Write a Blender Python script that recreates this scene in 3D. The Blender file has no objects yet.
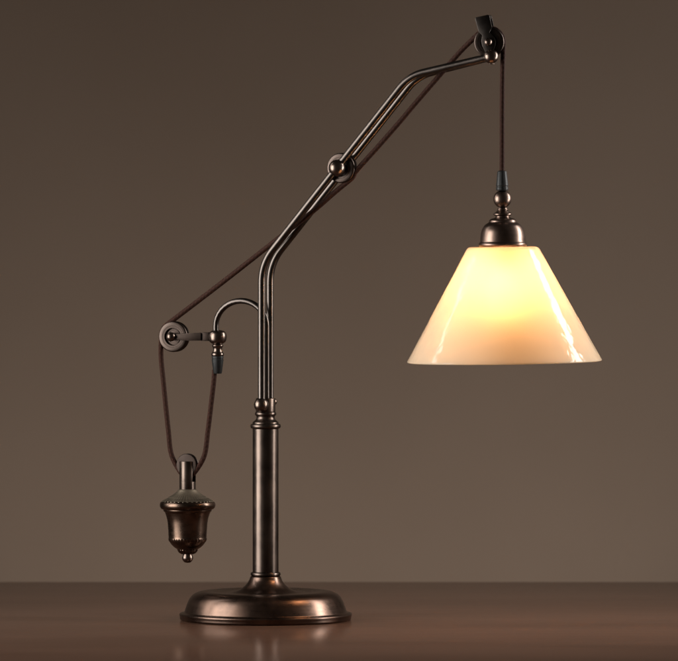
import bpy, bmesh, math, random
from mathutils import Vector, Matrix

# ------------------------------------------------------------------ camera
S = bpy.context.scene
COL = S.collection
R = math.radians
D = 6.5            # camera distance to the lamp column (metres)
HZ = 172.0         # height of the eye line
TB = 619.8         # table height under the column
EYE = (TB - HZ) * 0.001

cam = bpy.data.cameras.new('camera')
cam_o = bpy.data.objects.new('camera', cam)
COL.objects.link(cam_o)
cam_o.location = (0, -D, EYE)
cam_o.rotation_euler = (R(90), 0, 0)
cam.sensor_fit = 'HORIZONTAL'
cam.sensor_width = 36
cam.lens = 36 * D / 0.678
cam.shift_y = -(330.5 - HZ) / 678
cam.clip_start = 0.05
cam.clip_end = 50
cam.dof.use_dof = True
cam.dof.focus_distance = D - 0.02
cam.dof.aperture_fstop = 11
S.camera = cam_o

# ------------------------------------------------------------------ world and lights
w = bpy.data.worlds.new('World')
S.world = w
w.use_nodes = True
w.node_tree.nodes['Background'].inputs['Color'].default_value = (1.0, 0.86, 0.72, 1)
w.node_tree.nodes['Background'].inputs['Strength'].default_value = 0.035

def area(name, loc, target, sx, sy, power, color, spread=180, shape='RECTANGLE', roll=0):
    l = bpy.data.lights.new(name, 'AREA')
    l.shape = shape
    l.size = sx
    l.size_y = sy
    l.energy = power
    l.color = color
    l.spread = R(spread)
    o = bpy.data.objects.new(name, l)
    COL.objects.link(o)
    o.location = loc
    d = Vector(target) - Vector(loc)
    o.rotation_euler = (d.to_track_quat('-Z', 'Y').to_matrix() @ Matrix.Rotation(R(roll), 3, 'Z')).to_euler()
    return o

# tall studio softboxes at the sides
area('softbox_side', (-0.95, -0.40, 0.44), (0.0, -0.20, 0.40), 0.62, 1.00, 8.5, (1.0, 0.985, 0.95), 110)
area('strip_light', (-1.0, 0.17, 0.76), (0.10, 0.0, 0.32), 0.11, 1.2, 1.25, (1.0, 0.97, 0.93), 110, 'ELLIPSE', 14)
area('softbox_side', (1.00, 0.04, 0.60), (0.05, 0.0, 0.38), 0.24, 1.3, 7.6, (1.0, 0.965, 0.925), 110, 'ELLIPSE', -26)
area('fill_softbox', (-1.5, -1.5, 0.55), (0.0, 0.0, 0.25), 0.9, 1.3, 1.5, (1.0, 0.96, 0.92))
# background light washing the wall
def spot(name, loc, target, power, color, cone, blend, rad):
    l = bpy.data.lights.new(name, 'SPOT')
    l.energy = power
    l.color = color
    l.spot_size = R(cone)
    l.spot_blend = blend
    l.shadow_soft_size = rad
    o = bpy.data.objects.new(name, l)
    COL.objects.link(o)
    o.location = loc
    d = Vector(target) - Vector(loc)
    o.rotation_euler = d.to_track_quat('-Z', 'Y').to_euler()
    return o
spot('background_light', (-0.38, 0.72, -0.32), (-0.06, 1.45, 0.20), 7.5, (1.0, 0.905, 0.82), 110, 1.0, 0.12)
spot('background_light', (0.38, 0.72, -0.32), (0.06, 1.45, 0.20), 7.5, (1.0, 0.905, 0.82), 110, 1.0, 0.12)

S.view_settings.view_transform = 'Standard'
S.view_settings.look = 'None'
S.view_settings.exposure = 0
S.view_settings.gamma = 1
S.render.engine = 'CYCLES'
S.cycles.max_bounces = 14
S.cycles.diffuse_bounces = 8
S.cycles.transmission_bounces = 10
S.cycles.use_denoising = True
S.cycles.sample_clamp_indirect = 60.0

# ------------------------------------------------------------------ materials
def new_mat(name):
    m = bpy.data.materials.new(name)
    m.use_nodes = True
    nt = m.node_tree
    nt.nodes.clear()
    out = nt.nodes.new('ShaderNodeOutputMaterial')
    return m, nt, out

def N(nt, t, **kw):
    n = nt.nodes.new(t)
    for k, v in kw.items():
        setattr(n, k, v)
    return n

def ramp(nt, fac, stops):
    r = nt.nodes.new('ShaderNodeValToRGB')
    els = r.color_ramp.elements
    els[0].position, els[0].color = stops[0][0], (*stops[0][1], 1)
    els[1].position, els[1].color = stops[1][0], (*stops[1][1], 1)
    for p, c in stops[2:]:
        e = els.new(p)
        e.color = (*c, 1)
    nt.links.new(fac, r.inputs['Fac'])
    return r.outputs['Color']

def noise(nt, vec, scale, detail=4, rough=0.55):
    n = N(nt, 'ShaderNodeTexNoise')
    n.inputs['Scale'].default_value = scale
    n.inputs['Detail'].default_value = detail
    n.inputs['Roughness'].default_value = rough
    nt.links.new(vec, n.inputs['Vector'])
    return n.outputs['Fac']

def mapping(nt, scale=(1, 1, 1), src='Object'):
    tc = N(nt, 'ShaderNodeTexCoord')
    mp = N(nt, 'ShaderNodeMapping')
    mp.inputs['Scale'].default_value = scale
    nt.links.new(tc.outputs[src], mp.inputs['Vector'])
    return mp.outputs['Vector']

def bronze(name, dark, light, r0, r1, brush=(5, 5, 900), bump=0.04, coat=0.12):
    m, nt, out = new_mat(name)
    b = N(nt, 'ShaderNodeBsdfPrincipled')
    v = mapping(nt)
    big = noise(nt, v, 48, 6, 0.6)
    nt.links.new(ramp(nt, big, [(0.30, dark), (0.72, light)]), b.inputs['Base Color'])
    b.inputs['Metallic'].default_value = 1.0
    fine = noise(nt, mapping(nt, brush), 1.0, 3)
    mx = N(nt, 'ShaderNodeMath', operation='ADD')
    nt.links.new(big, mx.inputs[0])
    nt.links.new(fine, mx.inputs[1])
    mr = N(nt, 'ShaderNodeMapRange')
    mr.inputs['From Min'].default_value = 0.65
    mr.inputs['From Max'].default_value = 1.35
    mr.inputs['To Min'].default_value = r0
    mr.inputs['To Max'].default_value = r1
    nt.links.new(mx.outputs[0], mr.inputs['Value'])
    nt.links.new(mr.outputs[0], b.inputs['Roughness'])
    bp = N(nt, 'ShaderNodeBump')
    bp.inputs['Strength'].default_value = bump
    bp.inputs['Distance'].default_value = 0.0006
    nt.links.new(fine, bp.inputs['Height'])
    nt.links.new(bp.outputs[0], b.inputs['Normal'])
    b.inputs['Coat Weight'].default_value = coat
    b.inputs['Coat Roughness'].default_value = 0.22
    nt.links.new(b.outputs[0], out.inputs['Surface'])
    return m

M_BASE = bronze('bronze_base', (0.068, 0.044, 0.034), (0.145, 0.089, 0.065), 0.24, 0.36, brush=(6, 6, 320), bump=0.006)
M_COL = bronze('bronze_column', (0.062, 0.046, 0.038), (0.118, 0.086, 0.069), 0.26, 0.38, brush=(700, 700, 18))
M_ROD = bronze('bronze_rod', (0.058, 0.049, 0.043), (0.090, 0.074, 0.066), 0.26, 0.34, bump=0.01, coat=0.06)
M_KNOB = bronze('bronze_knob', (0.105, 0.077, 0.062), (0.161, 0.118, 0.096), 0.24, 0.32, bump=0.01)
M_PUL = bronze('bronze_pulley', (0.040, 0.029, 0.024), (0.070, 0.050, 0.041), 0.30, 0.42)
M_CAP = bronze('bronze_cap', (0.115, 0.078, 0.061), (0.185, 0.128, 0.102), 0.28, 0.38, bump=0.01)
M_WT = bronze('bronze_weight', (0.062, 0.041, 0.030), (0.155, 0.098, 0.070), 0.22, 0.36)
M_WHEEL = bronze('dark_wheel', (0.018, 0.013, 0.011), (0.038, 0.027, 0.022), 0.42, 0.52, coat=0.03)
M_LID = bronze('bronze_lid', (0.16, 0.13, 0.095), (0.26, 0.21, 0.155), 0.45, 0.58)
M_STRAP = bronze('dark_strap', (0.031, 0.026, 0.023), (0.062, 0.051, 0.045), 0.32, 0.46)

def grip_mat():
    m, nt, out = new_mat('black_grip')
    b = N(nt, 'ShaderNodeBsdfPrincipled')
    nz = noise(nt, mapping(nt), 300, 3)
    nt.links.new(ramp(nt, nz, [(0.3, (0.006, 0.006, 0.006)), (0.7, (0.013, 0.013, 0.012))]), b.inputs['Base Color'])
    b.inputs['Roughness'].default_value = 0.5
    b.inputs['Specular IOR Level'].default_value = 0.3
    nt.links.new(b.outputs[0], out.inputs['Surface'])
    return m
M_GRIP = grip_mat()

def cord_mat():
    m, nt, out = new_mat('braided_cord')
    b = N(nt, 'ShaderNodeBsdfPrincipled')
    tc = N(nt, 'ShaderNodeTexCoord')
    waves = []
    for sgn in (1, -1):
        mp = N(nt, 'ShaderNodeMapping')
        mp.inputs['Scale'].default_value = (4 * sgn, 260, 1)   # u: round the cord, v: metres along it
        nt.links.new(tc.outputs['UV'], mp.inputs['Vector'])
        wv = N(nt, 'ShaderNodeTexWave', wave_type='BANDS', bands_direction='DIAGONAL')
        wv.inputs['Scale'].default_value = 0.5
        wv.inputs['Distortion'].default_value = 0.6
        nt.links.new(mp.outputs[0], wv.inputs['Vector'])
        waves.append(wv.outputs['Fac'])
    mx = N(nt, 'ShaderNodeMath', operation='MULTIPLY')
    nt.links.new(waves[0], mx.inputs[0])
    nt.links.new(waves[1], mx.inputs[1])
    nz = noise(nt, mapping(nt), 420, 3)
    ad = N(nt, 'ShaderNodeMath', operation='MULTIPLY_ADD')
    nt.links.new(mx.outputs[0], ad.inputs[0])
    ad.inputs[1].default_value = 0.7
    nt.links.new(nz, ad.inputs[2])
    nt.links.new(ramp(nt, ad.outputs[0], [(0.35, (0.020, 0.0070, 0.0042)), (0.95, (0.038, 0.0140, 0.0085))]), b.inputs['Base Color'])
    b.inputs['Roughness'].default_value = 0.75
    b.inputs['Sheen Weight'].default_value = 0.0
    b.inputs['Specular IOR Level'].default_value = 0.12
    b.inputs['Sheen Tint'].default_value = (0.6, 0.35, 0.25, 1)
    bp = N(nt, 'ShaderNodeBump')
    bp.inputs['Strength'].default_value = 0.5
    bp.inputs['Distance'].default_value = 0.0006
    nt.links.new(ad.outputs[0], bp.inputs['Height'])
    nt.links.new(bp.outputs[0], b.inputs['Normal'])
    nt.links.new(b.outputs[0], out.inputs['Surface'])
    return m
M_CORD = cord_mat()

def shade_mat():
    m, nt, out = new_mat('opal_glass')
    v = mapping(nt)
    df = N(nt, 'ShaderNodeBsdfDiffuse')
    df.inputs['Color'].default_value = (0.95, 0.83, 0.68, 1)
    tr = N(nt, 'ShaderNodeBsdfTranslucent')
    tr.inputs['Color'].default_value = (0.93, 0.79, 0.57, 1)
    body = N(nt, 'ShaderNodeMixShader')
    body.inputs[0].default_value = 0.58
    nt.links.new(df.outputs[0], body.inputs[1])
    nt.links.new(tr.outputs[0], body.inputs[2])
    # opal glass scatters mostly forward, so the lit bulb shows as a soft glow through it
    fw = N(nt, 'ShaderNodeBsdfRefraction', distribution='BECKMANN')
    fw.inputs['Color'].default_value = (1.0, 0.90, 0.68, 1)
    fw.inputs['Roughness'].default_value = 1.0
    fw.inputs['IOR'].default_value = 1.22
    milk = N(nt, 'ShaderNodeMixShader')
    milk.inputs[0].default_value = 0.21
    nt.links.new(body.outputs[0], milk.inputs[1])
    nt.links.new(fw.outputs[0], milk.inputs[2])
    gl = N(nt, 'ShaderNodeBsdfGlossy')
    gl.inputs['Roughness'].default_value = 0.065
    gl.inputs['Color'].default_value = (1, 1, 1, 1)
    # hand-blown glass: long soft ripples that break up the reflections
    n1 = noise(nt, mapping(nt, (28, 28, 34)), 1.0, 2, 0.5)
    n2 = noise(nt, v, 95, 2, 0.5)
    ad = N(nt, 'ShaderNodeMath', operation='MULTIPLY_ADD')
    nt.links.new(n2, ad.inputs[0])
    ad.inputs[1].default_value = 0.38
    nt.links.new(n1, ad.inputs[2])
    bp = N(nt, 'ShaderNodeBump')
    bp.inputs['Strength'].default_value = 0.35
    bp.inputs['Distance'].default_value = 0.004
    nt.links.new(ad.outputs[0], bp.inputs['Height'])
    nt.links.new(bp.outputs[0], gl.inputs['Normal'])
    fr = N(nt, 'ShaderNodeFresnel')
    fr.inputs['IOR'].default_value = 1.29
    nt.links.new(bp.outputs[0], fr.inputs['Normal'])
    mix = N(nt, 'ShaderNodeMixShader')
    nt.links.new(fr.outputs[0], mix.inputs[0])
    nt.links.new(milk.outputs[0], mix.inputs[1])
    nt.links.new(gl.outputs[0], mix.inputs[2])
    nt.links.new(mix.outputs[0], out.inputs['Surface'])
    return m
M_SHADE = shade_mat()

def bulb_mat():
    m, nt, out = new_mat('glowing_bulb')
    e = N(nt, 'ShaderNodeEmission')
    e.inputs['Color'].default_value = (1.0, 0.58, 0.31, 1)
    e.inputs['Strength'].default_value = 48
    nt.links.new(e.outputs[0], out.inputs['Surface'])
    return m
M_BULB = bulb_mat()

def table_mat():
    m, nt, out = new_mat('polished_wood')
    b = N(nt, 'ShaderNodeBsdfPrincipled')
    g = noise(nt, mapping(nt, (5, 60, 60)), 1.0, 6, 0.6)
    g3 = noise(nt, mapping(nt, (9, 420, 420)), 1.0, 3, 0.6)
    g2 = noise(nt, mapping(nt, (1.6, 6, 6)), 1.0, 2, 0.5)
    ad = N(nt, 'ShaderNodeMath', operation='MULTIPLY_ADD')
    nt.links.new(g, ad.inputs[0])
    ad.inputs[1].default_value = 0.5
    nt.links.new(g2, ad.inputs[2])
    ad2 = N(nt, 'ShaderNodeMath', operation='MULTIPLY_ADD')
    nt.links.new(g3, ad2.inputs[0])
    ad2.inputs[1].default_value = 0.3
    nt.links.new(ad.outputs[0], ad2.inputs[2])
    nt.links.new(ramp(nt, ad2.outputs[0], [(0.60, (0.074, 0.037, 0.024)), (1.0, (0.106, 0.056, 0.038))]), b.inputs['Base Color'])
    mr = N(nt, 'ShaderNodeMapRange')
    mr.inputs['To Min'].default_value = 0.13
    mr.inputs['To Max'].default_value = 0.22
    b.inputs['Specular IOR Level'].default_value = 0.03
    nt.links.new(g, mr.inputs['Value'])
    nt.links.new(mr.outputs[0], b.inputs['Roughness'])
    bp = N(nt, 'ShaderNodeBump')
    bp.inputs['Strength'].default_value = 0.05
    bp.inputs['Distance'].default_value = 0.001
    nt.links.new(g, bp.inputs['Height'])
    nt.links.new(bp.outputs[0], b.inputs['Normal'])
    nt.links.new(b.outputs[0], out.inputs['Surface'])
    return m
M_TABLE = table_mat()

def wall_mat():
    m, nt, out = new_mat('painted_wall')
    b = N(nt, 'ShaderNodeBsdfPrincipled')
    g = noise(nt, mapping(nt), 4, 4, 0.5)
    nt.links.new(ramp(nt, g, [(0.3, (0.264, 0.201, 0.158)), (0.7, (0.280, 0.214, 0.169))]), b.inputs['Base Color'])
    b.inputs['Roughness'].default_value = 0.9
    b.inputs['Specular IOR Level'].default_value = 0.1
    nz = noise(nt, mapping(nt), 350, 3, 0.6)
    bp = N(nt, 'ShaderNodeBump')
    bp.inputs['Strength'].default_value = 0.06
    bp.inputs['Distance'].default_value = 0.001
    nt.links.new(nz, bp.inputs['Height'])
    nt.links.new(bp.outputs[0], b.inputs['Normal'])
    nt.links.new(b.outputs[0], out.inputs['Surface'])
    return m
M_WALL = wall_mat()

# ------------------------------------------------------------------ helpers
CX = (265.6 - 339) * 0.001       # column axis
TH = R(25)                       # the arm's plane is turned this much towards the viewer

def P(px, py, wd=0.0, th=TH, org=None):
    """A point of the arm's upright plane (turned by th about org), wd metres in front of that plane."""
    ox, oy = (CX, 0.0) if org is None else (org[0], org[1])
    s, c = math.sin(th), math.cos(th)
    q = (px - 339) * 0.001 / D
    a = (q * (D + oy - wd * c) - ox + wd * s) / (c + q * s)
    y = oy - a * s - wd * c
    x = ox + a * c - wd * s
    return Vector((x, y, EYE + (HZ - py) * 0.001 * (D + y) / D))

def axis_n(th=TH):
    return Vector((-math.sin(th), -math.cos(th), 0))

def k_at(p):
    return 0.001 * (D + p.y) / D

def catmull(pts, n=10, closed=False):
    out = []
    L = len(pts)
    for i in range(L - 1):
        p0 = pts[max(i - 1, 0)]
        p1, p2 = pts[i], pts[i + 1]
        p3 = pts[min(i + 2, L - 1)]
        d1 = max((p1 - p0).length, 1e-6) ** 0.5
        d2 = max((p2 - p1).length, 1e-6) ** 0.5
        d3 = max((p3 - p2).length, 1e-6) ** 0.5
        m1 = (p2 - p1) if i == 0 else ((p1 - p0) / d1 - (p2 - p0) / (d1 + d2) + (p2 - p1) / d2) * d2
        m2 = (p2 - p1) if i == L - 2 else ((p2 - p1) / d2 - (p3 - p1) / (d2 + d3) + (p3 - p2) / d3) * d2
        for j in range(n):
            t = j / n
            t2, t3 = t * t, t * t * t
            out.append(p1 * (2*t3 - 3*t2 + 1) + m1 * (t3 - 2*t2 + t) + p2 * (-2*t3 + 3*t2) + m2 * (t3 - t2))
    out.append(pts[-1].copy())
    return out

def fillet(pts, rads, n=12):
    """Polyline with its inner corners replaced by smooth bends (rads = tangent lengths)."""
    out = [pts[0]]
    for i in range(1, len(pts) - 1):
        p = pts[i]
        a = p + (pts[i-1] - p).normalized() * rads[i-1]
        b = p + (pts[i+1] - p).normalized() * rads[i-1]
        for j in range(n + 1):
            t = j / n
            out.append(a * (1-t)**2 + p * 2*t*(1-t) + b * t*t)
    out.append(pts[-1])
    return out

def smooth_profile(pts, n=5):
    return [(v.x, v.y) for v in catmull([Vector((a, b, 0)) for a, b in pts], n)]

def add_lathe(bm, prof, loc, axis=Vector((0, 0, 1)), seg=96, k=0.001, mod=None, closed=False):
    """prof: (r, h) pairs in millimetres from loc along axis."""
    q = Vector((0, 0, 1)).rotation_difference(axis)
    rings = []
    for (r, h) in prof:
        if r < 1e-6:
            rings.append([bm.verts.new(loc + q @ Vector((0, 0, h * k)))])
            continue
        ring = []
        for i in range(seg):
            a = 2 * math.pi * i / seg
            rr = r + (mod(r, h, i) if mod else 0)
            ring.append(bm.verts.new(loc + q @ Vector((rr * k * math.cos(a), rr * k * math.sin(a), h * k))))
        rings.append(ring)
    if closed:
        rings.append(rings[0])
    for A, B in zip(rings, rings[1:]):
        if len(A) == 1 and len(B) == 1:
            continue
        for i in range(seg):
            j = (i + 1) % seg
            if len(A) == 1:
                bm.faces.new((A[0], B[i], B[j]))
            elif len(B) == 1:
                bm.faces.new((A[i], A[j], B[0]))
            else:
                bm.faces.new((A[i], A[j], B[j], B[i]))

def ball_prof(r, sq=1.0, n=20):
    return [(r * math.sin(math.pi * i / n) if 0 < i < n else 0.0, -r * sq * math.cos(math.pi * i / n)) for i in range(n + 1)]

def add_ball(bm, loc, r, sq=1.0, axis=Vector((0, 0, 1)), k=0.001, seg=40):
    add_lathe(bm, ball_prof(r, sq), loc, axis, seg, k)

def add_tube(bm, path, rad, seg=20, cap=True, uv=None):
    t0 = (path[1] - path[0]).normalized()
    ref = Vector((0, 1, 0)) if abs(t0.y) < 0.9 else Vector((1, 0, 0))
    nrm = (ref - t0 * ref.dot(t0)).normalized()
    rings, vals = [], []
    run = 0.0
    for i, p in enumerate(path):
        if i == 0:
            t = t0
        elif i == len(path) - 1:
            t = (path[i] - path[i-1]).normalized()
        else:
            t = (path[i+1] - path[i-1]).normalized()
        nrm = (nrm - t * nrm.dot(t)).normalized()
        b = t.cross(nrm)
        if i:
            run += (path[i] - path[i-1]).length
        vals.append(run)
        rings.append([bm.verts.new(p + (nrm * math.cos(2*math.pi*j/seg) + b * math.sin(2*math.pi*j/seg)) * rad) for j in range(seg)])
    for i in range(len(rings) - 1):
        for j in range(seg):
            jj = (j + 1) % seg
            f = bm.faces.new((rings[i][j], rings[i][jj], rings[i+1][jj], rings[i+1][j]))
            if uv:
                u0, u1 = j / seg, (j + 1) / seg
                for lp, c in zip(f.loops, ((u0, vals[i]), (u1, vals[i]), (u1, vals[i+1]), (u0, vals[i+1]))):
                    lp[uv].uv = c
    if cap:
        bm.faces.new(rings[0][::-1])
        bm.faces.new(rings[-1])

def add_plate(bm, pts, nrm, thick, bev=0.0004):
    """Flat plate: outline pts, thickness centred on them along nrm, softened edges."""
    tmp = bmesh.new()
    a = [tmp.verts.new(p + nrm * thick / 2) for p in pts]
    b = [tmp.verts.new(p - nrm * thick / 2) for p in pts]
    tmp.faces.new(a)
    tmp.faces.new(b[::-1])
    for i in range(len(pts)):
        j = (i + 1) % len(pts)
        tmp.faces.new((a[i], b[i], b[j], a[j]))
    bmesh.ops.recalc_face_normals(tmp, faces=tmp.faces[:])
    if bev:
        bmesh.ops.bevel(tmp, geom=tmp.edges[:], offset=bev, segments=2, affect='EDGES', profile=0.5)
    join(bm, tmp)

def join(bm, tmp):
    mp = {v: bm.verts.new(v.co) for v in tmp.verts}
    for f in tmp.faces:
        try:
            bm.faces.new([mp[v] for v in f.verts])
        except ValueError:
            pass
    tmp.free()

def build(name, bm, m, parent=None, sharp=40):
    bmesh.ops.recalc_face_normals(bm, faces=bm.faces[:])
    bm.normal_update()
    for f in bm.faces:
        f.smooth = True
    for e in bm.edges:
        if len(e.link_faces) == 2 and e.calc_face_angle(0) > R(sharp):
            e.smooth = False
    # the origin of every part sits in the middle of its own shape
    lo = Vector([min(v.co[i] for v in bm.verts) for i in range(3)])
    hi = Vector([max(v.co[i] for v in bm.verts) for i in range(3)])
    c = (lo + hi) / 2
    bmesh.ops.translate(bm, verts=bm.verts[:], vec=-c)
    me = bpy.data.meshes.new(name)
    bm.to_mesh(me)
    bm.free()
    me.materials.append(m)
    o = bpy.data.objects.new(name, me)
    COL.objects.link(o)
    o['world'] = tuple(c)
    if parent:
        o.parent = parent
        pw = Vector(parent['world'])
        o.location = c - pw
    else:
        o.location = c
    return o

# ------------------------------------------------------------------ setting: wall and table
WALL_Y = 1.45
bm = bmesh.new()
bmesh.ops.create_grid(bm, x_segments=1, y_segments=1, size=1)
for v in bm.verts:
    v.co = Vector((v.co.x * 2.6, WALL_Y, 0.45 + v.co.y * 1.3))
wall = build('wall', bm, M_WALL)
wall['kind'] = 'structure'

bm = bmesh.new()
bmesh.ops.create_cube(bm, size=1)
for v in bm.verts:
    v.co = Vector((v.co.x * 2.2, -0.10 + v.co.y * 1.41, -0.018 + v.co.z * 0.036))
bmesh.ops.bevel(bm, geom=bm.edges[:], offset=0.005, segments=4, affect='EDGES', profile=0.5)
table = build('table', bm, M_TABLE)
table['label'] = 'polished dark reddish brown wooden table top under the lamp'
table['category'] = 'table'

# ------------------------------------------------------------------ the lamp
lamp = bpy.data.objects.new('desk_lamp', None)
COL.objects.link(lamp)
lamp.location = (CX, 0, 0)
lamp['world'] = (CX, 0, 0)
lamp.empty_display_size = 0.05
lamp['label'] = 'dark bronze pulley desk lamp with lit cream glass cone shade and hanging counterweight'
lamp['category'] = 'desk lamp'
O = Vector((CX, 0, 0))

# base: broad stepped foot with a domed ring and a flared neck
bm = bmesh.new()
prof = [(0, 2.0), (80, 2.0), (82, 0.4)] + smooth_profile([(84.6, 0.3), (85.5, 1.0), (85.8, 3.4), (86.3, 5.6), (86.0, 6.6), (84.9, 7.1)], 3) + \
       [(82.4, 7.5), (81.5, 7.9)] + \
       smooth_profile([(81.2, 8.5), (80.4, 11.0), (79.0, 15.2), (77.2, 19.6), (74.6, 23.6), (70.8, 26.6), (65.6, 28.4), (59, 28.9), (51, 28.3),
                       (43, 27.6), (35, 27.6), (30.0, 28.8), (24.4, 31.4), (19.8, 35.2), (16.6, 39.6), (15.2, 43.4)], 5) + [(14.4, 43.8), (0, 43.8)]
add_lathe(bm, prof, O, seg=160)
base = build('base', bm, M_BASE, lamp, 45)

# column with its turned rings
bm = bmesh.new()
prof = [(0, 41.2)] + smooth_profile([(14.0, 41.2), (14.9, 42.0), (15.1, 43.2), (14.6, 44.6), (13.4, 45.2)], 3) + \
       [(13.0, 45.4), (13.0, 188.2)] + smooth_profile([(13.4, 188.4), (14.8, 189.2), (15.3, 191.0), (14.8, 192.6), (13.6, 193.3)], 3) + \
       smooth_profile([(13.0, 193.5), (12.9, 194.8), (11.6, 196.0), (9.9, 197.6), (9.2, 199.4), (9.3, 201.0)], 4) + \
       smooth_profile([(9.8, 201.4), (10.6, 202.4), (10.7, 203.6), (10.2, 204.8), (9.4, 205.3)], 3) + [(0, 205.3)]
prof = [(r, h + 2.8) for r, h in prof]
add_lathe(bm, prof, O, seg=96)
column = build('column', bm, M_COL, lamp, 50)

# clamp block on top of the column, with a ball nut at each end of its pin
n = axis_n()
SEP = 0.0096
bm = bmesh.new()
u = Vector((math.cos(TH), -math.sin(TH), 0))
c0 = Vector((CX, 0, 0.2080))
add_lathe(bm, [(0, -0.3)] + smooth_profile([(9.2, -0.3), (9.7, 0.1), (9.8, 0.8)], 3) + smooth_profile([(9.8, 12.6), (9.6, 13.3), (9.0, 13.7)], 3) + [(0, 13.7)], c0, seg=64)
clamp = build('clamp_block', bm, M_COL, lamp, 35)
for sgn, off, rr in ((1, 0.0102, 7.3), (-1, 0.0188, 3.4)):
    bm = bmesh.new()
    pc = c0 + n * (sgn * off) + Vector((0, 0, 0.0072 if sgn > 0 else 0.0095))
    add_lathe(bm, [(0, -10), (2.4, -10), (2.4, 0), (0, 0)], pc, n * sgn, 32)
    add_ball(bm, pc, rr)
    build('clamp_knob', bm, M_KNOB, clamp, 40)

# two parallel arm rods
arm = []
for sgn in (1, -1):
    wd = sgn * SEP
    sh = -0.3 if sgn > 0 else 9.7         # the rear rod stands further right because the plane is turned
    # same shape in the arm's own plane for both rods
    pts = [P(265.8, 404), P(265.8, 263.7), P(413.6, 75.9)]
    tip = P(494.5, 56.8)
    pts = [p + n * wd for p in pts]
    tip = tip + n * (sgn * 0.0085) + (u * -0.006 if sgn < 0 else Vector((0, 0, 0)))
    path = fillet(pts + [tip], [0.019, 0.016], 14)
    bm = bmesh.new()
    add_tube(bm, path, 0.0037, 24)
    rod = build('arm_rod', bm, M_ROD, lamp, 50)
    bm = bmesh.new()
    add_ball(bm, tip, 7.4 if sgn > 0 else 5.4, 0.96)
    add_lathe(bm, [(0, -7.9), (1.6, -7.7), (2.0, -7.0), (2.0, -5), (0, -5)], tip, seg=24)
    build('end_ball', bm, M_KNOB, rod, 50)
    arm.append((rod, tip))

# ---- pulley wheel
def pulley_prof(r, t, hub):
    h = t / 2
    half = [(0, h * 0.55), (hub, h * 0.55), (hub * 1.06, h * 0.30), (r * 0.40, h * 0.28), (r * 0.41, h * 0.45), (r * 0.47, h * 0.45), (r * 0.48, h * 0.25),
            (r * 0.545, h * 0.25), (r * 0.555, h * 0.90), (r * 0.585, h * 1.0), (r * 0.68, h), (r * 0.69, h * 0.95), (r * 0.72, h * 0.95), (r * 0.73, h),
            (r * 0.91, h), (r * 0.965, h * 0.93), (r * 0.995, h * 0.80), (r, h * 0.62),
            (r * 0.97, h * 0.46), (r * 0.86, h * 0.28), (r * 0.80, 0.0)]
    back = [(a, -b) for a, b in half[:-1]][::-1]
    return half + back

def pulley(c, th, r, t, parent, name='pulley'):
    bm = bmesh.new()
    add_lathe(bm, pulley_prof(r, t, r * 0.25), c, axis_n(th), 72)
    return build(name, bm, M_PUL, parent, 35)

# middle pulley between the two rods
MC = P(342.3, 168)
mid = pulley(MC, TH, 15.0, 9.5, lamp)
bm = bmesh.new()
add_lathe(bm, [(0, -15), (2.2, -15), (2.2, 15), (0, 15)], MC, n, 24)
build('axle', bm, M_STRAP, mid)
for sgn in (1, -1):
    bm = bmesh.new()
    add_ball(bm, MC + n * (sgn * 0.0125), 8.3 if sgn > 0 else 6.8)
    build('axle_ball', bm, M_KNOB, mid)

# top pulley in its flared strap bracket
TH2 = R(10)
n2 = axis_n(TH2)
TC = P(489.6, 42.4)
top = pulley(TC, TH2, 15.0, 9.5, lamp)
P2 = lambda px, py, wd=0.0: P(px, py, wd, TH2, TC)
out_px = [(476.1, 19.2), (477.0, 17.6), (489.0, 14.9), (490.6, 15.6), (493.2, 27.6), (490.6, 32.6), (494.8, 36.6), (496.9, 41.2), (496.4, 46.0),
          (494.4, 51.0), (491.6, 56.6), (488.2, 55.4), (485.4, 50.2), (483.2, 46.0), (482.4, 40.6), (483.4, 35.8), (479.6, 31.8)]
bm = bmesh.new()
for wd in (0.0070, -0.0070):
    add_plate(bm, [P2(x, y, 0) + n2 * wd for x, y in out_px], n2, 0.0018, 0.0005)
add_plate(bm, [P2(x, y, 0) for x, y in [(476.4, 19.3), (477.3, 17.8), (488.9, 15.2), (490.3, 15.8), (490.9, 19.2), (476.9, 21.8)]], n2, 0.0140, 0.0004)
strap = build('strap_bracket', bm, M_STRAP, top, 35)
for sgn in (1, -1):
    bm = bmesh.new()
    add_lathe(bm, [(0, -5), (2.0, -5), (2.0, 3), (0, 3)], TC + n2 * (sgn * 0.007), n2 * sgn, 24)
    add_ball(bm, TC + n2 * (sgn * 0.0092), 4.0)
    build('axle_knob', bm, M_KNOB, top)

# hooked tube that carries the left pulley
hb = P(217.6, 337.2)                      # its bead
hp = [P(266.6, 404), P(266.6, 352)]
for i in range(0, 19):
    a = math.pi * i / 18
    hp.append(P(241.2 + 25.4 * math.cos(a), 326 - 25.2 * math.sin(a)))
hp.append(P(215.8, 334))
bm = bmesh.new()
add_tube(bm, hp, 0.00295, 20)
hook = build('hook_tube', bm, M_ROD, lamp, 50)
bm = bmesh.new()
hk = k_at(hb)
add_lathe(bm, smooth_profile([(0, 7.0), (4, 6.9), (7.6, 5.4), (9.0, 2.4), (9.1, -1.0), (8.2, -4.4), (5.6, -6.4), (4.4, -7.0)], 4) +
          smooth_profile([(5.2, -7.4), (5.7, -8.4), (5.2, -9.6), (4.6, -11.0), (4.5, -13.0), (5.1, -14.8), (5.9, -15.8)], 4) +
          smooth_profile([(6.2, -16.2), (6.4, -17.4), (6.0, -18.6), (5.4, -19.0)], 3) + [(0, -19.0)], hb, seg=48, k=hk)
bead = build('bead_joint', bm, M_KNOB, hook, 40)
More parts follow.
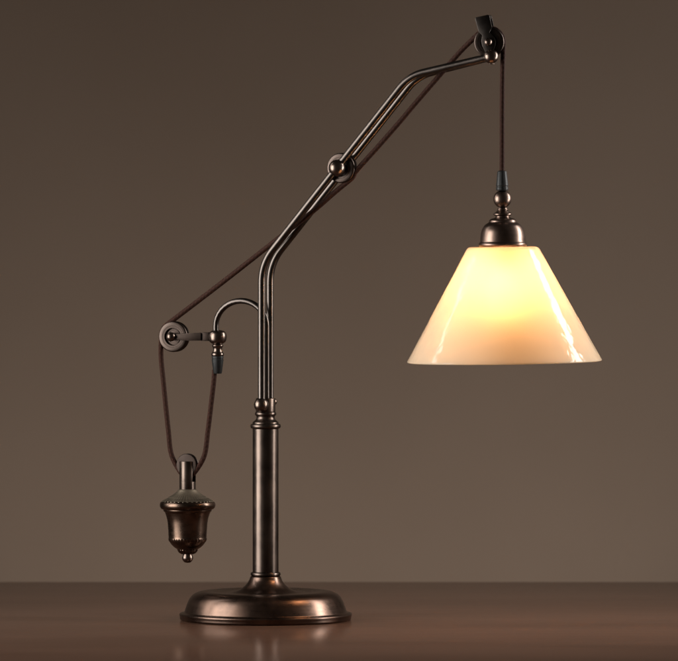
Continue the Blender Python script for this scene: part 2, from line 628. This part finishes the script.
def cord_grip(loc, k, pts, parent, lean=None):
    """Tapered black sleeve; its lower half is cut with flat facets."""
    bm = bmesh.new()
    def mod(r, h, i):
        a = (i / 48) * 2 * math.pi
        fl = math.pi / 4
        return -r * (1 - math.cos(((a + fl / 2) % fl) - fl / 2)) * 0.4 if r > 1.5 else 0
    add_lathe(bm, pts, loc, seg=48, k=k, mod=mod)
    if lean:
        bmesh.ops.transform(bm, matrix=lean, verts=bm.verts[:])
    return build('cord_grip', bm, M_GRIP, parent, 25)
cord_grip(hb, hk, [(0, -18.8), (5.6, -18.8), (6.0, -19.6), (6.0, -21.0), (5.6, -21.4), (5.6, -22.0), (6.0, -22.4), (4.3, -35.6), (3.8, -36.4), (2.6, -36.4), (0, -35.0)], hook)

# left pulley on its fork
TH3 = R(20)
n3 = axis_n(TH3)
P3 = lambda px, py, wd=0.0: P(px, py, wd, TH3, hb)
LC = P3(174.3, 336.6)
left = pulley(LC, TH3, 15.4, 9.0, lamp)
bm = bmesh.new()
for sgn in (1, -1):
    # strap: straight along the wheel, then cranked inwards to the block
    a0 = [(173.6, 333.2), (178.5, 334.0), (190, 333.2), (203.5, 332.7)]
    b0 = [(203.5, 340.4), (190, 340.6), (178.5, 339.4), (173.6, 339.4)]
    add_plate(bm, [P3(x, y) + n3 * (sgn * 0.0064) for x, y in a0 + b0], n3, 0.0018, 0.0004)
build('fork_bracket', bm, M_PUL, left, 35)
bm = bmesh.new()
add_plate(bm, [P3(x, y) for x, y in [(202.6, 332.4), (211, 332.4), (211, 340.8), (202.6, 340.8)]], n3, 0.0110, 0.0005)
build('fork_block', bm, M_WHEEL, left, 35)
for sgn in (1, -1):
    bm = bmesh.new()
    add_lathe(bm, [(0, -6), (2.1, -6), (2.1, 2), (0, 2)], LC + n3 * (sgn * 0.0064), n3 * sgn, 24)
    add_ball(bm, LC + n3 * (sgn * 0.0090), 4.7)
    build('axle_knob', bm, M_KNOB, left)

# ---- counterweight: yoke with its own wheel, ribbed lid, bell-shaped bowl and finial
WC = P(187.6, 500)
wk = k_at(WC)
wz = lambda py: (WC.z - (EYE + (HZ - py) * wk)) / wk     # millimetres below WC for a height in the picture
W0 = Vector((WC.x, WC.y, 0))
zz = lambda py: (EYE + (HZ - py) * wk) / wk
SEG = 144
bm = bmesh.new()
prof = [(0, zz(489.0)), (8.6, zz(489.0))] + smooth_profile([(9.2, zz(489.6)), (11.2, zz(491.8)), (14.6, zz(494.6)), (19.0, zz(497.4))], 4)
prof2 = [(19.2, zz(497.6)), (24.8, zz(500.6))]
prof3 = smooth_profile([(25.6, zz(500.8)), (27.2, zz(502.4)), (27.9, zz(504.8)), (27.4, zz(507.2)), (26.0, zz(508.8)), (24.6, zz(509.3))], 4)
def lid_mod(r, h, i):
    if 24.9 < r:
        return 0.3 if i % 4 < 2 else -0.45
    if 11.0 < r < 24.9 and h > zz(500.7):
        return 0.5 * (1 if i % 3 == 0 else -0.5) * min(1, (r - 11) / 7)
    return 0
mid2 = [(19.2 + (24.8 - 19.2) * t / 5, zz(497.6 + 3.0 * t / 5)) for t in range(6)]
add_lathe(bm, [(0, zz(500.7)), (24.0, zz(500.6))] + prof3 + [(0, zz(509.3))], W0, seg=SEG, k=wk)
weight = build('counterweight', bm, M_WT, lamp, 40)
bm = bmesh.new()
add_lathe(bm, prof + mid2 + [(25.0, zz(500.5)), (25.9, zz(501.1)), (25.8, zz(502.0)), (0, zz(502.2))], W0, seg=SEG, k=wk, mod=lid_mod)
build('lid', bm, M_LID, weight, 60)
bm = bmesh.new()
def bowl_mod(r, h, i):
    if zz(541.6) < h < zz(538.4):
        return 0.12 if i % 4 < 2 else -0.25
    if zz(553.2) < h < zz(549.6):
        return 0.4 if i % 6 < 3 else -0.4
    return 0
prof = [(0, zz(508.9)), (24.2, zz(508.9)), (24.4, zz(510.4)), (23.6, zz(511.4))] + \
       smooth_profile([(22.9, zz(512)), (21.6, zz(515.4)), (20.4, zz(520)), (19.7, zz(526)), (19.3, zz(532)), (19.0, zz(537.6))], 4) + \
       [(19.1, zz(538.2)), (19.2, zz(538.6)), (18.9, zz(540)), (18.3, zz(541.4)), (17.9, zz(541.8))] + \
       smooth_profile([(17.6, zz(542.4)), (15.6, zz(545)), (13.0, zz(547.4)), (10.6, zz(549))], 4) + \
       [(10.2, zz(549.3)), (10.0, zz(549.8)), (9.2, zz(551.4)), (7.8, zz(553.0)), (6.2, zz(554.0)), (0, zz(554.0))]
add_lathe(bm, prof, W0, seg=SEG, k=wk, mod=bowl_mod)
build('bowl', bm, M_WT, weight, 50)
bm = bmesh.new()
add_lathe(bm, smooth_profile([(0, zz(553.2)), (5.0, zz(553.4)), (4.7, zz(554.0)), (4.7, zz(554.7)), (5.6, zz(557.6)), (5.0, zz(560.0)), (3.0, zz(562.2)), (0, zz(562.9))], 5), W0, seg=48, k=wk)
build('finial', bm, M_KNOB, weight, 60)
bm = bmesh.new()                          # yoke: round post slotted for the wheel
un = u
for sgn in (1, -1):
    outl = []
    lo = 0.0036
    for i in range(25):
        a0 = math.asin(lo / 0.0082)
        a = a0 + (math.pi - 2 * a0) * i / 24
        outl.append(Vector((WC.x, WC.y, 0)) + un * (0.0082 * math.cos(a)) + n * (sgn * 0.0082 * math.sin(a)) + Vector((0, 0, (zz(461.2) + zz(490)) / 2 * wk)))
    add_plate(bm, outl, Vector((0, 0, 1)), (zz(461.2) - zz(490)) * wk, 0.0004)
add_lathe(bm, [(0, zz(490)), (8.15, zz(490)), (8.15, zz(481.5)), (0, zz(481.5))], W0, seg=64, k=wk)
build('yoke', bm, M_STRAP if False else M_COL, weight, 40)
CWP = P(187.5, 464.8)
bm = bmesh.new()
add_lathe(bm, [(0, 3.1), (9.6, 3.1), (10.8, 2.9), (11.3, 2.2), (11.0, 1.3), (9.6, 0.6), (9.2, 0), (9.6, -0.6), (11.0, -1.3), (11.3, -2.2), (10.8, -2.9), (9.6, -3.1), (0, -3.1)], CWP, n, 64)
build('pulley_wheel', bm, M_WHEEL, weight, 35)

# ---- hanging shade with its cap, leaning by less than a degree
hang = P(502.0, 172)
pk = k_at(hang)
lean = Matrix.Translation(hang) @ Matrix.Rotation(R(-0.75), 4, 'Y') @ Matrix.Translation(-hang)
H0 = Vector((hang.x, hang.y, 0))
hz = lambda py: (EYE + (HZ - py) * pk) / pk
def lathe_hang(name, prof, m, parent, seg=96, sharp=40, closed=False):
    bm = bmesh.new()
    add_lathe(bm, prof, H0, seg=seg, k=pk, closed=closed)
    bmesh.ops.transform(bm, matrix=lean, verts=bm.verts[:])
    return build(name, bm, m, parent, sharp)

prof = [(0, hz(208)), (4.6, hz(208))] + smooth_profile([(4.7, hz(208.6)), (5.4, hz(209.4)), (5.0, hz(210.4)), (6.4, hz(211.4)), (7.2, hz(212.4))], 3) + \
       smooth_profile([(7.8, hz(212.8)), (9.2, hz(213.6)), (9.2, hz(215.0)), (7.4, hz(216.0)), (7.2, hz(217.2))], 3) + \
       smooth_profile([(8.6, hz(218.0)), (11.6, hz(218.8)), (13.6, hz(220.4)), (14.0, hz(222.0)), (14.8, hz(222.9))], 4) + \
       smooth_profile([(15.6, hz(223.2)), (18.6, hz(225.6)), (21.0, hz(229.8)), (22.4, hz(235.6)), (22.9, hz(242.0))], 5) + \
       smooth_profile([(23.4, hz(242.4)), (24.2, hz(243.4)), (24.2, hz(245.2)), (23.4, hz(246.6))], 3) + [(20.0, hz(246.8)), (19.6, hz(240)), (0, hz(238))]
cap = lathe_hang('shade_cap', prof, M_CAP, lamp, 96, 50)
lathe_hang('ball_joint', [(r, h + hz(199.2)) for r, h in ball_prof(9.1, 1.0, 28)], M_CAP, cap, 64)
bm = bmesh.new()
cord_grip(H0, pk, [(0, hz(170.6)), (2.8, hz(170.6)), (4.4, hz(171.4)), (4.7, hz(172)), (6.2, hz(185.6)), (5.8, hz(186.2)), (5.8, hz(187.0)), (6.2, hz(187.6)), (6.2, hz(189.6)), (5.6, hz(190.6)), (0, hz(190.6))], cap, lean)

# shade: opal glass cone with real thickness
t = 1.5
outer = smooth_profile([(24.0, hz(246.6)), (31.5, hz(246.7)), (34.6, hz(247.4)), (36.6, hz(249.4)), (38.6, hz(253.0))], 4)
slope = (97.3 - 38.6) / (360.6 - 253.0)
outer += [(38.6 + slope * (y - 253.0), hz(y)) for y in [258 + 6 * i for i in range(17)]]
outer += smooth_profile([(96.6, hz(359.3)), (97.4, hz(360.7)), (97.0, hz(361.7)), (95.6, hz(361.9)), (94.4, hz(361.0))], 3)
inner = [(94.0 - slope * (360.4 - y), hz(y)) for y in [359 - 6 * i for i in range(18)]] + [(34.0, hz(250.4)), (31.0, hz(249.2)), (24.0, hz(248.9))]
shade = lathe_hang('lamp_shade', outer + inner, M_SHADE, lamp, 160, 60, closed=True)

# bulb inside
bz = 295
prof = smooth_profile([(0, hz(bz + 27)), (9, hz(bz + 25.4)), (17, hz(bz + 19)), (20.5, hz(bz + 9)), (19.5, hz(bz - 1)), (15, hz(bz - 12)), (11.5, hz(bz - 20)), (10.8, hz(bz - 26))], 5) + [(0, hz(bz - 26))]
bulb = lathe_hang('bulb', prof, M_BULB, lamp, 48, 60)
lathe_hang('socket', [(0, hz(bz - 25.8)), (12.4, hz(bz - 25.8)), (12.4, hz(248)), (14.6, hz(247)), (14.6, hz(241)), (0, hz(241))], M_STRAP, bulb, 48, 40)

# ---- braided cord: pendant > top wheel > middle wheel > left wheel > counterweight > hook
def arc(c, th, r, a0, a1, n_):
    uu = Vector((math.cos(th), -math.sin(th), 0))
    return [c + uu * (r * math.cos(R(a0 + (a1 - a0) * i / n_))) + Vector((0, 0, r * math.sin(R(a0 + (a1 - a0) * i / n_)))) for i in range(n_ + 1)]
cp = [P(502.0, 173.5), P(502.1, 150), P(502.2, 110), P(502.6, 72)]
cp += arc(TC, TH2, 0.0138, 0, 139, 12)
cp += [P(461.4, 50.6), P(440.3, 74.6), P(414.3, 104.6), P(400, 121.6), P(379, 145.6)]
cp += arc(MC, TH, 0.0146, -20, -58, 5)
cp += [P(334, 193.0), P(320, 205.4), P(300, 221.6), P(268, 246.6), P(226, 279.6), P(196, 302.6)]
cp += arc(LC, TH3, 0.0142, 124, 186, 6)
cp += [P(161.0, 356), P(163.4, 382), P(168.3, 430), P(171.6, 455)]
cp += arc(CWP, TH, 0.0108, 220, 318, 8)
cp += [P(204.0, 456.5), P(208.0, 430), P(211.4, 402), P(213.9, 380), P(214.6, 370)]
bm = bmesh.new()
uv = bm.loops.layers.uv.new('UVMap')
add_tube(bm, catmull(cp, 8), 0.00255, 14, True, uv)
cord = build('cord', bm, M_CORD, lamp, 60)

for o in list(COL.objects):
    if 'world' in o:
        del o['world']
